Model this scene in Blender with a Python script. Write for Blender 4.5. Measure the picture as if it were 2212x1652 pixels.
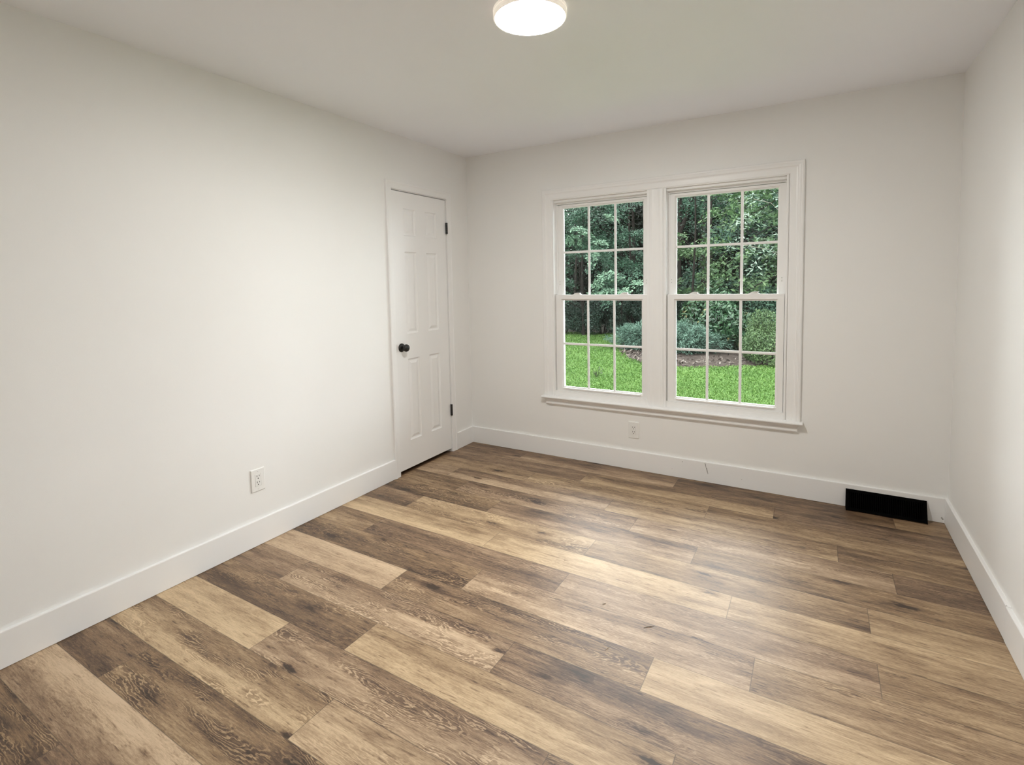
import bpy, bmesh, math, random
import numpy as np
from mathutils import Matrix, Vector

# ------------------------------------------------------------------ clearing
for o in list(bpy.data.objects):
    bpy.data.objects.remove(o)
scene = bpy.context.scene
COL = scene.collection
PI = math.pi

# ------------------------------------------------------------------ camera
cam_data = bpy.data.cameras.new('camera')
cam_data.sensor_fit = 'HORIZONTAL'
cam_data.sensor_width = 36.0
cam_data.lens = 36.0 * 1111.75 / 2212.0
cam_data.shift_x = 0.0
cam_data.shift_y = -140.14 / 2212.0
cam_data.clip_start = 0.05
cam_data.clip_end = 300
cam = bpy.data.objects.new('camera', cam_data)
COL.objects.link(cam)
cam.matrix_world = Matrix(((0.86000462, -0.01879790, 0.50993988, 2.57768772),
                           (0.50991083, 0.06998267, -0.85737586, -3.62037341),
                           (-0.01957009, 0.99737108, 0.06977067, 1.39108666),
                           (0, 0, 0, 1)))
scene.camera = cam

# ------------------------------------------------------------------ sky, sun, exposure
SKY = 16.0
world = bpy.data.worlds.new('overcast_sky')
scene.world = world
world.use_nodes = True
wn = world.node_tree
wn.nodes.clear()
w_out = wn.nodes.new('ShaderNodeOutputWorld')
w_bg = wn.nodes.new('ShaderNodeBackground')
w_ramp = wn.nodes.new('ShaderNodeValToRGB')
w_geo = wn.nodes.new('ShaderNodeTexCoord')
w_sep = wn.nodes.new('ShaderNodeSeparateXYZ')
wn.links.new(w_geo.outputs['Generated'], w_sep.inputs[0])
wn.links.new(w_sep.outputs['Z'], w_ramp.inputs[0])
w_ramp.color_ramp.elements[0].position = 0.0
w_ramp.color_ramp.elements[0].color = (0.74, 0.76, 0.78, 1)
w_ramp.color_ramp.elements[1].position = 0.8
w_ramp.color_ramp.elements[1].color = (0.94, 0.97, 1.0, 1)
w_bg.inputs['Strength'].default_value = SKY
wn.links.new(w_ramp.outputs[0], w_bg.inputs['Color'])
wn.links.new(w_bg.outputs[0], w_out.inputs[0])

sun_d = bpy.data.lights.new('hazy_sun', 'SUN')
sun_d.energy = 4.5
sun_d.angle = math.radians(35)
sun_d.color = (1.0, 0.96, 0.88)
sun = bpy.data.objects.new('hazy_sun', sun_d)
COL.objects.link(sun)
sun.rotation_euler = (math.radians(32), math.radians(14), 0)

LAMP = 178.0            # the ceiling lamp's diffuser

vs = scene.view_settings
scene.display_settings.display_device = 'sRGB'
vs.view_transform = 'Standard'
vs.look = 'None'
vs.gamma = 1.0
vs.use_curve_mapping = False
vs.exposure = 0.03
cy = scene.cycles
cy.use_denoising = True
cy.max_bounces = 10
cy.diffuse_bounces = 8
cy.glossy_bounces = 4
cy.transmission_bounces = 6
cy.transparent_max_bounces = 10
cy.sample_clamp_indirect = 8.0
cy.caustics_reflective = True
cy.caustics_refractive = False

# ------------------------------------------------------------------ room dimensions
W, H = 3.2233, 2.4408        # room width (x) and height
YF = -4.15                   # wall behind the camera
BT, BH = 0.0152, 0.1403      # baseboard
GZ = -0.4                    # ground outside

# ------------------------------------------------------------------ materials
class NT:
    """small helper that writes node graphs"""
    def __init__(self, name):
        self.mat = bpy.data.materials.new(name)
        self.mat.use_nodes = True
        self.t = self.mat.node_tree
        self.t.nodes.clear()
        self.out = self.t.nodes.new('ShaderNodeOutputMaterial')
    def put(self, sock, v):
        if isinstance(v, bpy.types.NodeSocket):
            self.t.links.new(v, sock)
        elif v is not None:
            sock.default_value = v
    def node(self, kind, **kw):
        n = self.t.nodes.new(kind)
        for k, v in kw.items():
            setattr(n, k, v)
        return n
    def m(self, op, a, b=None, c=None, clamp=False):
        n = self.node('ShaderNodeMath', operation=op, use_clamp=clamp)
        for i, v in enumerate((a, b, c)):
            if v is not None:
                self.put(n.inputs[i], v)
        return n.outputs[0]
    def xyz(self, x, y, z):
        n = self.node('ShaderNodeCombineXYZ')
        for i, v in enumerate((x, y, z)):
            self.put(n.inputs[i], v)
        return n.outputs[0]
    def noise(self, vec, scale=1.0, detail=2.0, rough=0.5, dist=0.0):
        n = self.node('ShaderNodeTexNoise')
        if vec is not None:
            self.put(n.inputs['Vector'], vec)
        n.inputs['Scale'].default_value = scale
        n.inputs['Detail'].default_value = detail
        n.inputs['Roughness'].default_value = rough
        n.inputs['Distortion'].default_value = dist
        return n.outputs['Fac']
    def smooth(self, v, a, b, lo=0.0, hi=1.0):
        n = self.node('ShaderNodeMapRange', interpolation_type='SMOOTHSTEP')
        self.put(n.inputs['Value'], v)
        n.inputs['From Min'].default_value = a
        n.inputs['From Max'].default_value = b
        n.inputs['To Min'].default_value = lo
        n.inputs['To Max'].default_value = hi
        return n.outputs[0]
    def ramp(self, fac, stops):
        n = self.node('ShaderNodeValToRGB')
        cr = n.color_ramp
        while len(cr.elements) < len(stops):
            cr.elements.new(0.5)
        for e, (p, c) in zip(cr.elements, stops):
            e.position = p
            e.color = (c[0], c[1], c[2], 1)
        self.put(n.inputs[0], fac)
        return n.outputs[0]
    def mix(self, fac, a, b, blend='MIX'):
        n = self.node('ShaderNodeMix', data_type='RGBA', blend_type=blend)
        self.put(n.inputs[0], fac)
        for i, v in ((6, a), (7, b)):
            self.put(n.inputs[i], v if isinstance(v, bpy.types.NodeSocket) else (v[0], v[1], v[2], 1))
        return n.outputs[2]
    def bsdf(self, color, rough=0.5, spec=0.5, metal=0.0, normal=None):
        n = self.node('ShaderNodeBsdfPrincipled')
        self.put(n.inputs['Base Color'], color if isinstance(color, bpy.types.NodeSocket) else (color[0], color[1], color[2], 1))
        self.put(n.inputs['Roughness'], rough)
        self.put(n.inputs['Specular IOR Level'], spec)
        self.put(n.inputs['Metallic'], metal)
        if normal is not None:
            self.put(n.inputs['Normal'], normal)
        return n
    def bump(self, height, strength=0.2, distance=0.002):
        n = self.node('ShaderNodeBump')
        n.inputs['Strength'].default_value = strength
        n.inputs['Distance'].default_value = distance
        self.put(n.inputs['Height'], height)
        return n.outputs[0]
    def finish(self, sh):
        self.t.links.new(sh.outputs[0] if hasattr(sh, 'outputs') else sh, self.out.inputs[0])
        return self.mat

def obj_coord(g):
    return g.node('ShaderNodeTexCoord').outputs['Object']

def paint(name, c, rough=0.5, tex=0.0, spec=0.5):
    g = NT(name)
    co = obj_coord(g)
    n1 = g.noise(co, 1.7, 3)
    col = g.mix(g.smooth(n1, 0.3, 0.7), [v * 0.985 for v in c], c)
    nrm = None
    if tex:
        nrm = g.bump(g.noise(co, 420, 3), tex, 0.0006)
    return g.finish(g.bsdf(col, rough, spec, 0, nrm))

WALLP = paint('wall_paint', (0.845, 0.845, 0.832), 0.55, 0.35)
CEILP = paint('ceiling_paint', (0.905, 0.920, 0.965), 0.5, 0.3)
TRIMP = paint('trim_paint', (0.86, 0.86, 0.855), 0.35)
DOORP = paint('door_paint', (0.86, 0.86, 0.855), 0.4, 0.1)
VINYL = paint('window_vinyl', (0.85, 0.845, 0.835), 0.4)
PLASTIC = paint('white_plastic', (0.82, 0.82, 0.80), 0.35)
BLACKM = paint('matte_black_metal', (0.010, 0.010, 0.010), 0.38)
VENTM = paint('black_vent_enamel', (0.002, 0.002, 0.002), 0.85, spec=0.03)
DARK = paint('dark_slot', (0.02, 0.018, 0.016), 0.8)
GREYM = paint('brushed_nickel', (0.55, 0.54, 0.52), 0.35)
SCUFF = paint('scuff_grey', (0.36, 0.35, 0.33), 0.7)
def rim_mat():
    # frosted plastic rim that passes some of the lamp's light
    g = NT('frosted_lamp_rim')
    b = g.bsdf((0.82, 0.78, 0.72), 0.4)
    b.inputs['Emission Color'].default_value = (1.0, 0.90, 0.76, 1)
    b.inputs['Emission Strength'].default_value = 0.42
    return g.finish(b)
RIMP = rim_mat()
CLOSET = paint('closet_painted_shade', (0.10, 0.09, 0.08), 0.8)  # dark tone stands in for the unlit closet space
SIDING = paint('siding_paint', (0.55, 0.53, 0.50), 0.7)
CHIPW = paint('wood_splinter', (0.09, 0.065, 0.045), 0.8)
CHIPL = paint('pale_splinter', (0.55, 0.47, 0.38), 0.7)

def lamp_mat():
    g = NT('lamp_diffuser')
    e = g.node('ShaderNodeEmission')
    e.inputs['Color'].default_value = (1.0, 0.98, 0.945, 1)
    e.inputs['Strength'].default_value = LAMP
    return g.finish(e)
LAMPM = lamp_mat()

def glass_mat():
    g = NT('window_glass')
    tr = g.node('ShaderNodeBsdfTransparent')
    tr.inputs[0].default_value = (0.955, 0.97, 0.962, 1)
    gl = g.node('ShaderNodeBsdfGlossy')
    gl.inputs['Roughness'].default_value = 0.02
    fr = g.node('ShaderNodeFresnel')
    fr.inputs['IOR'].default_value = 1.27
    mx = g.node('ShaderNodeMixShader')
    g.t.links.new(fr.outputs[0], mx.inputs[0])
    g.t.links.new(tr.outputs[0], mx.inputs[1])
    g.t.links.new(gl.outputs[0], mx.inputs[2])
    return g.finish(mx)
GLASS = glass_mat()

def floor_mat():
    g = NT('wood_plank_floor')
    a1 = g.node('ShaderNodeAttribute', attribute_name='plank')
    a2 = g.node('ShaderNodeAttribute', attribute_name='print')
    s1 = g.node('ShaderNodeSeparateColor'); g.t.links.new(a1.outputs['Color'], s1.inputs[0])
    s2 = g.node('ShaderNodeSeparateColor'); g.t.links.new(a2.outputs['Color'], s2.inputs[0])
    u, v, tone = s1.outputs[0], s1.outputs[1], s1.outputs[2]
    seed, grad, cath = s2.outputs[0], s2.outputs[1], s2.outputs[2]
    z = g.m('MULTIPLY', seed, 37.0)
    def P(su, sv, dz=0.0):
        return g.xyz(g.m('MULTIPLY', u, su), g.m('MULTIPLY', v, sv), g.m('ADD', z, dz))
    broad = g.noise(P(1.5, 15, 1.0), 1, 3, 0.55)
    patch = g.noise(P(5.5, 26, 4.0), 1, 4, 0.65, 0.6)
    streak = g.noise(P(12, 170, 7.0), 1, 4, 0.7, 0.25)
    fine = g.noise(P(70, 420, 9.0), 1, 3, 0.65)
    # wavy cathedral figure
    u0 = g.m('ADD', 0.25, g.m('MULTIPLY', g.m('FRACT', g.m('MULTIPLY', seed, 7.31)), 0.7))
    v0 = g.m('ADD', 0.045, g.m('MULTIPLY', g.m('FRACT', g.m('MULTIPLY', seed, 3.77)), 0.09))
    wob = g.m('SUBTRACT', g.noise(P(4.5, 16, 12.0), 1, 4, 0.6), 0.5)
    wob2 = g.m('SUBTRACT', g.noise(P(40, 90, 15.0), 1, 2, 0.5), 0.5)
    du = g.m('MULTIPLY', g.m('SUBTRACT', u, u0), 0.11)
    dv = g.m('SUBTRACT', v, v0)
    d = g.m('SQRT', g.m('ADD', g.m('MULTIPLY', du, du), g.m('MULTIPLY', dv, dv)))
    d = g.m('ADD', d, g.m('ADD', g.m('MULTIPLY', wob, 0.075), g.m('MULTIPLY', wob2, 0.0022)))
    ring = g.m('SINE', g.m('MULTIPLY', d, 2 * PI / 0.0078))
    lines = g.smooth(ring, 0.15, 0.85)
    cm = g.m('MULTIPLY', cath, g.smooth(g.noise(P(3.0, 17, 20.0), 1, 2, 0.5), 0.44, 0.60))
    # knots
    vo = g.node('ShaderNodeTexVoronoi', voronoi_dimensions='3D', feature='F1')
    g.put(vo.inputs['Vector'], g.xyz(g.m('ADD', g.m('MULTIPLY', u, 3.2), g.m('MULTIPLY', wob, 0.35)),
                                     g.m('ADD', g.m('MULTIPLY', v, 11.0), g.m('MULTIPLY', wob2, 0.35)), z))
    vo.inputs['Scale'].default_value = 1.0
    kd = vo.outputs['Distance']
    ksel = g.node('ShaderNodeSeparateColor'); g.t.links.new(vo.outputs['Color'], ksel.inputs[0])
    kon = g.smooth(ksel.outputs[0], 0.50, 0.56)
    knot = g.m('MULTIPLY', kon, g.smooth(kd, 0.17, 0.05))
    halo = g.m('MULTIPLY', kon, g.smooth(kd, 0.42, 0.10))
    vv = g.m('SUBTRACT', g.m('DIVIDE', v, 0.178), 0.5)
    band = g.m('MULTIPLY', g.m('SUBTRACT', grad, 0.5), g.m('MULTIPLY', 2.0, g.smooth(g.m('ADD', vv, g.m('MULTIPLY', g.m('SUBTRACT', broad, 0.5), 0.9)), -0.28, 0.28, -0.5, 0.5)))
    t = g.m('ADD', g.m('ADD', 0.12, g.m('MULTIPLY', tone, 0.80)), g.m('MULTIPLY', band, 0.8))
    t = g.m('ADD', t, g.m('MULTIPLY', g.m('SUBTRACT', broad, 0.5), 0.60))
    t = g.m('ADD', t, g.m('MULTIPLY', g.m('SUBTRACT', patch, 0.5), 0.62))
    t = g.m('ADD', t, g.m('MULTIPLY', g.m('SUBTRACT', streak, 0.5), 0.75))
    t = g.m('ADD', t, g.m('MULTIPLY', g.m('SUBTRACT', fine, 0.5), 0.50))
    t = g.m('ADD', t, g.m('MULTIPLY', cm, g.m('SUBTRACT', g.m('MULTIPLY', lines, 0.42), 0.20)))
    fleck = g.smooth(g.noise(P(15, 120, 30.0), 1, 2, 0.55), 0.60, 0.72)
    t = g.m('SUBTRACT', t, g.m('MULTIPLY', fleck, 0.24))
    t = g.m('SUBTRACT', t, g.m('ADD', g.m('MULTIPLY', halo, 0.17), g.m('MULTIPLY', knot, 0.55)), clamp=True)
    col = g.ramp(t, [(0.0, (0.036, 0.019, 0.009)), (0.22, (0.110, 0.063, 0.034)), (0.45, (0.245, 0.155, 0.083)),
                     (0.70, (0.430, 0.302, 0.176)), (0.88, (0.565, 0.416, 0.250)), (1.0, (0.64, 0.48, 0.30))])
    # some planks lean to a greyer, purpler brown
    hue = g.m('FRACT', g.m('MULTIPLY', seed, 5.17))
    grey = g.mix(1.0, col, (0.97, 0.97, 1.05), 'MULTIPLY')
    col = g.mix(g.smooth(hue, 0.45, 0.8), col, grey)
    eu = g.m('MINIMUM', u, g.m('SUBTRACT', 1.2, u))
    ev = g.m('MINIMUM', v, g.m('SUBTRACT', 0.178, v))
    seam = g.smooth(g.m('MINIMUM', eu, ev), 0.0022, 0.0006)
    col = g.mix(g.m('MULTIPLY', seam, 0.55), col, (0.045, 0.03, 0.02))
    rough = g.m('ADD', 0.40, g.m('MULTIPLY', streak, 0.16))
    hgt = g.m('SUBTRACT', g.m('ADD', g.m('MULTIPLY', streak, 0.6), g.m('MULTIPLY', fine, 0.5)), g.m('MULTIPLY', seam, 2.0))
    return g.finish(g.bsdf(col, rough, 0.6, 0, g.bump(hgt, 0.12, 0.0008)))
FLOORM = floor_mat()

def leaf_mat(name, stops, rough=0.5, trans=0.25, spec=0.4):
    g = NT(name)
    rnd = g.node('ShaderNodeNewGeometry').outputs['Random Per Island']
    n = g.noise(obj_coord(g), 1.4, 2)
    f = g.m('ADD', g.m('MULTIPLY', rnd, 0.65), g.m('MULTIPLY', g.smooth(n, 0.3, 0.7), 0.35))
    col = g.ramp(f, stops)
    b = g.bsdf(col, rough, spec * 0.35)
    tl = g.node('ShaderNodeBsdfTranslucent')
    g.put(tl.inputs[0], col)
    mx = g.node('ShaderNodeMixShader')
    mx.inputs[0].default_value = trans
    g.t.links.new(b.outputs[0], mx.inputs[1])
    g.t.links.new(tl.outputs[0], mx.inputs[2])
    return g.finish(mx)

LEAF_FAR = leaf_mat('leaves_shaded_green', [(0, (0.0013, 0.0031, 0.0016)), (0.6, (0.0030, 0.0066, 0.0030)), (1, (0.0060, 0.0114, 0.0048))])  # shade inside the woods is put into this darkened leaf colour
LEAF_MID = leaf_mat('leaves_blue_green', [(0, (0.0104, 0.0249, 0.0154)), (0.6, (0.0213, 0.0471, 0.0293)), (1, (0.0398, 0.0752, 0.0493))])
LEAF_SPRAY = leaf_mat('leaves_lit_blue_green', [(0, (0.030, 0.058, 0.036)), (0.6, (0.062, 0.106, 0.068)), (1, (0.110, 0.160, 0.110))])  # brighter copy of the blue-green leaves, light painted into the colour
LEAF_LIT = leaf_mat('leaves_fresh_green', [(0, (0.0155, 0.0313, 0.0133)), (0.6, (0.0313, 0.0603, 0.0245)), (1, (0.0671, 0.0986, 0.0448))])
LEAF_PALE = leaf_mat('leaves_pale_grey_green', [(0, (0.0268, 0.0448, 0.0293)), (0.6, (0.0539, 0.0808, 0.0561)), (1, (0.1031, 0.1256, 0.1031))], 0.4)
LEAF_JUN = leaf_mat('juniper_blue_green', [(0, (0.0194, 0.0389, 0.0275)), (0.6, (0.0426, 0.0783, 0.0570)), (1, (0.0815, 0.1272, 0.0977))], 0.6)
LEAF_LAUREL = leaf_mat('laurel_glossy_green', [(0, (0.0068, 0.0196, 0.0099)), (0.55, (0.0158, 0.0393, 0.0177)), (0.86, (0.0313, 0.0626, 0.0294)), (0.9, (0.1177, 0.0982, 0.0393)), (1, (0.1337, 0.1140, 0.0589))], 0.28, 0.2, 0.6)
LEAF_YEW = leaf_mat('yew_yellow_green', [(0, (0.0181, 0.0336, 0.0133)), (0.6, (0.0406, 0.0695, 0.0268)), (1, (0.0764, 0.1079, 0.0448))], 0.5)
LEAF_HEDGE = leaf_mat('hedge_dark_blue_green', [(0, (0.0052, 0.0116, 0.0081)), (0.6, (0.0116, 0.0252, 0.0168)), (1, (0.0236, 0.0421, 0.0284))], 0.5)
GRASSM = leaf_mat('grass_blades', [(0, (0.0207, 0.0504, 0.0078)), (0.5, (0.0362, 0.0756, 0.0143)), (1, (0.0621, 0.1059, 0.0266))], 0.6, 0.2)
LITTERM = leaf_mat('dry_leaf_litter', [(0, (0.0131, 0.0096, 0.0082)), (0.6, (0.0389, 0.0308, 0.0252)), (1, (0.0842, 0.0745, 0.0649))], 0.8, 0.05)

def bark_mat(name, c):
    g = NT(name)
    co = obj_coord(g)
    n = g.noise(co, 9, 4, 0.6)
    col = g.ramp(n, [(0.3, [x * 0.6 for x in c]), (0.7, [x * 1.3 for x in c])])
    return g.finish(g.bsdf(col, 0.9, 0.03, 0, g.bump(n, 0.6, 0.02)))
BARK = bark_mat('dark_bark', (0.0107, 0.0094, 0.0081))
BARKP = bark_mat('pale_bark', (0.1079, 0.0989, 0.0809))

def ground_mat(name, stops, scale):
    g = NT(name)
    co = obj_coord(g)
    n = g.noise(co, scale, 6, 0.7)
    return g.finish(g.bsdf(g.ramp(n, stops), 0.9, 0.1, 0, g.bump(n, 0.5, 0.03)))
LAWNM = ground_mat('lawn_turf', [(0.3, (0.0247, 0.0540, 0.0098)), (0.7, (0.0414, 0.0788, 0.0161))], 5.0)
MULCHM = ground_mat('mulch', [(0.3, (0.0106, 0.0077, 0.0062)), (0.7, (0.0353, 0.0276, 0.0229))], 14.0)
WOODSM = ground_mat('woodland_soil', [(0.3, (0.0058, 0.0055, 0.0033)), (0.7, (0.0132, 0.0117, 0.0077))], 6.0)

# ------------------------------------------------------------------ mesh helpers
def link_mesh(name, bm, mats, parent=None, smooth=False):
    me = bpy.data.meshes.new(name)
    bmesh.ops.recalc_face_normals(bm, faces=bm.faces)
    bm.to_mesh(me)
    bm.free()
    for m in (mats if isinstance(mats, (list, tuple)) else [mats]):
        me.materials.append(m)
    if smooth:
        for p in me.polygons:
            p.use_smooth = True
    o = bpy.data.objects.new(name, me)
    COL.objects.link(o)
    if parent is not None:
        o.parent = parent
        o.matrix_parent_inverse = Matrix.Identity(4)
    return o

def add_box(bm, lo, hi, bevel=0.0, seg=2, mi=0):
    lo, hi = [min(a, b) for a, b in zip(lo, hi)], [max(a, b) for a, b in zip(lo, hi)]
    vs_ = [bm.verts.new((x, y, z)) for x in (lo[0], hi[0]) for y in (lo[1], hi[1]) for z in (lo[2], hi[2])]
    fs = [bm.faces.new([vs_[i] for i in q]) for q in ((0, 1, 3, 2), (4, 6, 7, 5), (0, 4, 5, 1), (2, 3, 7, 6), (0, 2, 6, 4), (1, 5, 7, 3))]
    for f in fs:
        f.material_index = mi
    if bevel > 0:
        es = list({e for f in fs for e in f.edges})
        r = bmesh.ops.bevel(bm, geom=es, offset=bevel, segments=seg, affect='EDGES', profile=0.5)
        for f in r['faces']:
            f.material_index = mi

def add_prism(bm, prof, axis, a, b, mi=0):
    """closed profile of 2-D points swept straight along axis from a to b; prof points are the other two coordinates in order"""
    oth = [i for i in range(3) if i != axis]
    def pt(p, t):
        c = [0, 0, 0]; c[axis] = t; c[oth[0]] = p[0]; c[oth[1]] = p[1]
        return c
    A = [bm.verts.new(pt(p, a)) for p in prof]
    B = [bm.verts.new(pt(p, b)) for p in prof]
    n = len(prof)
    fs = [bm.faces.new((A[i], A[(i + 1) % n], B[(i + 1) % n], B[i])) for i in range(n)]
    fs += [bm.faces.new(A), bm.faces.new(B[::-1])]
    for f in fs:
        f.material_index = mi

def add_lathe(bm, prof, origin, axis, seg=32, mi=0):
    """prof: (radius, height along axis)"""
    ax = Vector(axis).normalized()
    s = ax.orthogonal().normalized()
    t = ax.cross(s)
    o = Vector(origin)
    rings = []
    for r, h in prof:
        if r < 1e-6:
            rings.append([bm.verts.new(o + ax * h)])
        else:
            rings.append([bm.verts.new(o + ax * h + (s * math.cos(2 * PI * k / seg) + t * math.sin(2 * PI * k / seg)) * r) for k in range(seg)])
    for R0, R1 in zip(rings[:-1], rings[1:]):
        for k in range(seg):
            k2 = (k + 1) % seg
            if len(R0) == 1 and len(R1) == 1:
                continue
            if len(R0) == 1:
                f = bm.faces.new((R0[0], R1[k2], R1[k]))
            elif len(R1) == 1:
                f = bm.faces.new((R0[k], R0[k2], R1[0]))
            else:
                f = bm.faces.new((R0[k], R0[k2], R1[k2], R1[k]))
            f.material_index = mi

def add_tube(bm, pts, rad, seg=8):
    pts = [Vector(p) for p in pts]
    rings = []
    n = len(pts)
    ref = Vector((1, 0.13, 0.07)).normalized()
    for i, p in enumerate(pts):
        d = (pts[min(i + 1, n - 1)] - pts[max(i - 1, 0)]).normalized()
        s = d.cross(ref)
        if s.length < 0.1:
            s = d.cross(Vector((0, 1, 0)))
        s.normalize()
        t = d.cross(s)
        rings.append([bm.verts.new(p + (s * math.cos(2 * PI * k / seg) + t * math.sin(2 * PI * k / seg)) * rad[i]) for k in range(seg)])
    for A, B in zip(rings[:-1], rings[1:]):
        for k in range(seg):
            bm.faces.new((A[k], A[(k + 1) % seg], B[(k + 1) % seg], B[k]))
    bm.faces.new(rings[0][::-1])
    bm.faces.new(rings[-1])

def sweep_frame(bm, prof, rect, to3d, sides='LTR', mi=0):
    """mitred moulding round rect=(s0,s1,z0,z1): prof = (distance outward from the inner edge, height off the wall)"""
    s0, s1, z0, z1 = rect
    corners = {}
    rows = []
    for d, h in prof:
        rows.append([to3d(s0 - d, z0 if 'B' not in sides else z0 - d, h), to3d(s0 - d, z1 + d, h), to3d(s1 + d, z1 + d, h), to3d(s1 + d, z0 if 'B' not in sides else z0 - d, h)])
    V = [[bm.verts.new(p) for p in r] for r in rows]
    n = len(prof)
    segs = [(0, 1), (1, 2), (2, 3)] + ([(3, 0)] if 'B' in sides else [])
    for a, b in segs:
        for i in range(n):
            j = (i + 1) % n
            f = bm.faces.new((V[i][a], V[i][b], V[j][b], V[j][a]))
            f.material_index = mi
    if 'B' not in sides:
        bm.faces.new([V[i][0] for i in range(n)])
        bm.faces.new([V[i][3] for i in range(n)][::-1])

def empty(name, loc):
    o = bpy.data.objects.new(name, None)
    o.empty_display_size = 0.1
    COL.objects.link(o)
    o.location = loc
    return o

def tag(o, label=None, cat=None, group=None, kind=None):
    if label: o['label'] = label
    if cat: o['category'] = cat
    if group: o['group'] = group
    if kind: o['kind'] = kind
    return o

def move_origin(o, loc):
    """put the mesh origin at loc, geometry unmoved"""
    o.data.transform(Matrix.Translation(-Vector(loc)))
    o.location = loc

def part(name, bm, mats, root, smooth=False):
    """mesh given in world coordinates, parented to an unrotated root"""
    o = link_mesh(name, bm, mats, None, smooth)
    base = Vector(root.location)
    p = root.parent
    while p is not None:
        base += Vector(p.location)
        p = p.parent
    o.data.transform(Matrix.Translation(-base))
    o.parent = root
    return o

def struct(name, bm, mats, label, cat, smooth=False):
    o = link_mesh(name, bm, mats, None, smooth)
    return tag(o, label, cat, kind='structure')

# ------------------------------------------------------------------ room shell
DY0, DY1, DZ = -0.911, -0.2975, 2.0535      # door opening
TH = 0.12
WX0, WX1, WZ0, WZ1 = 0.782, 2.433, 0.462, 2.036   # window rough opening
TB = 0.16

bm = bmesh.new()
add_box(bm, (-TH, YF - TH, GZ), (0, DY0 - 0.02, H))
add_box(bm, (-TH, DY1 + 0.02, GZ), (0, TB, H))
add_box(bm, (-TH, DY0 - 0.02, DZ + 0.02), (0, DY1 + 0.02, H))
add_box(bm, (-TH, DY0 - 0.02, GZ), (0, DY1 + 0.02, -0.012))
struct('wall_left', bm, WALLP, 'long off-white wall on the left with the closet door', 'wall')
bm = bmesh.new()
add_box(bm, (0, 0, GZ), (WX0, TB, H))
add_box(bm, (WX1, 0, GZ), (W, TB, H))
add_box(bm, (WX0, 0, GZ), (WX1, TB, WZ0))
add_box(bm, (WX0, 0, WZ1), (WX1, TB, H))
struct('wall_back', bm, WALLP, 'off-white wall holding the twin window', 'wall')
bm = bmesh.new()
add_box(bm, (W, YF - TH, GZ), (W + TH, TB, H))
struct('wall_right', bm, WALLP, 'off-white wall along the right edge of the view', 'wall')
bm = bmesh.new()
add_box(bm, (0, YF - TH, GZ), (W, YF, H))
struct('wall_front', bm, WALLP, 'off-white wall behind the camera', 'wall')
bm = bmesh.new()
add_box(bm, (-TH, YF - TH, H), (W + TH, TB, H + 0.15))
struct('ceiling', bm, CEILP, 'flat white painted ceiling with a round lamp', 'ceiling')
# closet behind the door, its shade put into a dark wall colour
bm = bmesh.new()
add_box(bm, (-0.75, DY0 - 0.25, -0.05), (-0.70, DY1 + 0.25, H))
add_box(bm, (-0.70, DY0 - 0.25, -0.05), (-TH, DY0 - 0.20, H))
add_box(bm, (-0.70, DY1 + 0.20, -0.05), (-TH, DY1 + 0.25, H))
add_box(bm, (-0.70, DY0 - 0.20, H - 0.05), (-TH, DY1 + 0.20, H))
add_box(bm, (-0.70, DY0 - 0.20, -0.05), (-TH, DY1 + 0.20, -0.004))
struct('wall_closet', bm, CLOSET, 'closet walls behind the white six-panel door, coloured dark as shade', 'wall')

# ---- plank floor : one quad per plank, the print's data in two attributes
PW, PL = 0.178, 1.2
Y0 = -0.036
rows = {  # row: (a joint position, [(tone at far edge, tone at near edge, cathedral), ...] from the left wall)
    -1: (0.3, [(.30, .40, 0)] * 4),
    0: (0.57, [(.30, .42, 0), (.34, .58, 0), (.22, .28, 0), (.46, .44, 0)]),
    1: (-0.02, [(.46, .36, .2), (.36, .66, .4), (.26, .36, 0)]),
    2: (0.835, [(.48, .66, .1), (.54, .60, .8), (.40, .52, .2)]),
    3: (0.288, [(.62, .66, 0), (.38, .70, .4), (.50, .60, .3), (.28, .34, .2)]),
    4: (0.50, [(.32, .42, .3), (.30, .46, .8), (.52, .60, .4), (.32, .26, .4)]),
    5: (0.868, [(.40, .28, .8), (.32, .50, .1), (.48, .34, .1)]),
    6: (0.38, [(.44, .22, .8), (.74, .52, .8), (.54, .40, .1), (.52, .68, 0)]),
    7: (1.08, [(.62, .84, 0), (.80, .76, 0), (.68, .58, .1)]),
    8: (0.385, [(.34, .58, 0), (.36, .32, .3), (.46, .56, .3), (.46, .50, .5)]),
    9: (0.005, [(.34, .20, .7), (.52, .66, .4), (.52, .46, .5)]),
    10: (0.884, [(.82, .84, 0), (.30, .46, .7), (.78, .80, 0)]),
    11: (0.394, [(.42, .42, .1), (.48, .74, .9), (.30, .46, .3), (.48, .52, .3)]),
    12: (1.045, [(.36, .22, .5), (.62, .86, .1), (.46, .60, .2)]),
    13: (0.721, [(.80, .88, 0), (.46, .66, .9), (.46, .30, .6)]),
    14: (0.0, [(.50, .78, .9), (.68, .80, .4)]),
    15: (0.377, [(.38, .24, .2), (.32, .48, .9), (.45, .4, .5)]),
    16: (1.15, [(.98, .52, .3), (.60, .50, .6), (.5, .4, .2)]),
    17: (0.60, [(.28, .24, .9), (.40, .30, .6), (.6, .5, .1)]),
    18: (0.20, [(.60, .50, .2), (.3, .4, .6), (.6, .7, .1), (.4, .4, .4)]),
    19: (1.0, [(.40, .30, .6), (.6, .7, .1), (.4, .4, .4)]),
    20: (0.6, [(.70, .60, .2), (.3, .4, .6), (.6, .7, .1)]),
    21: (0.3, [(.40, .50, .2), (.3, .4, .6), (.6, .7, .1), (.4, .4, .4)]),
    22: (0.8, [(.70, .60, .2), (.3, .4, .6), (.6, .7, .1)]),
    23: (0.1, [(.40, .50, .2), (.3, .4, .6), (.6, .7, .1), (.4, .4, .4)]),
}
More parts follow.
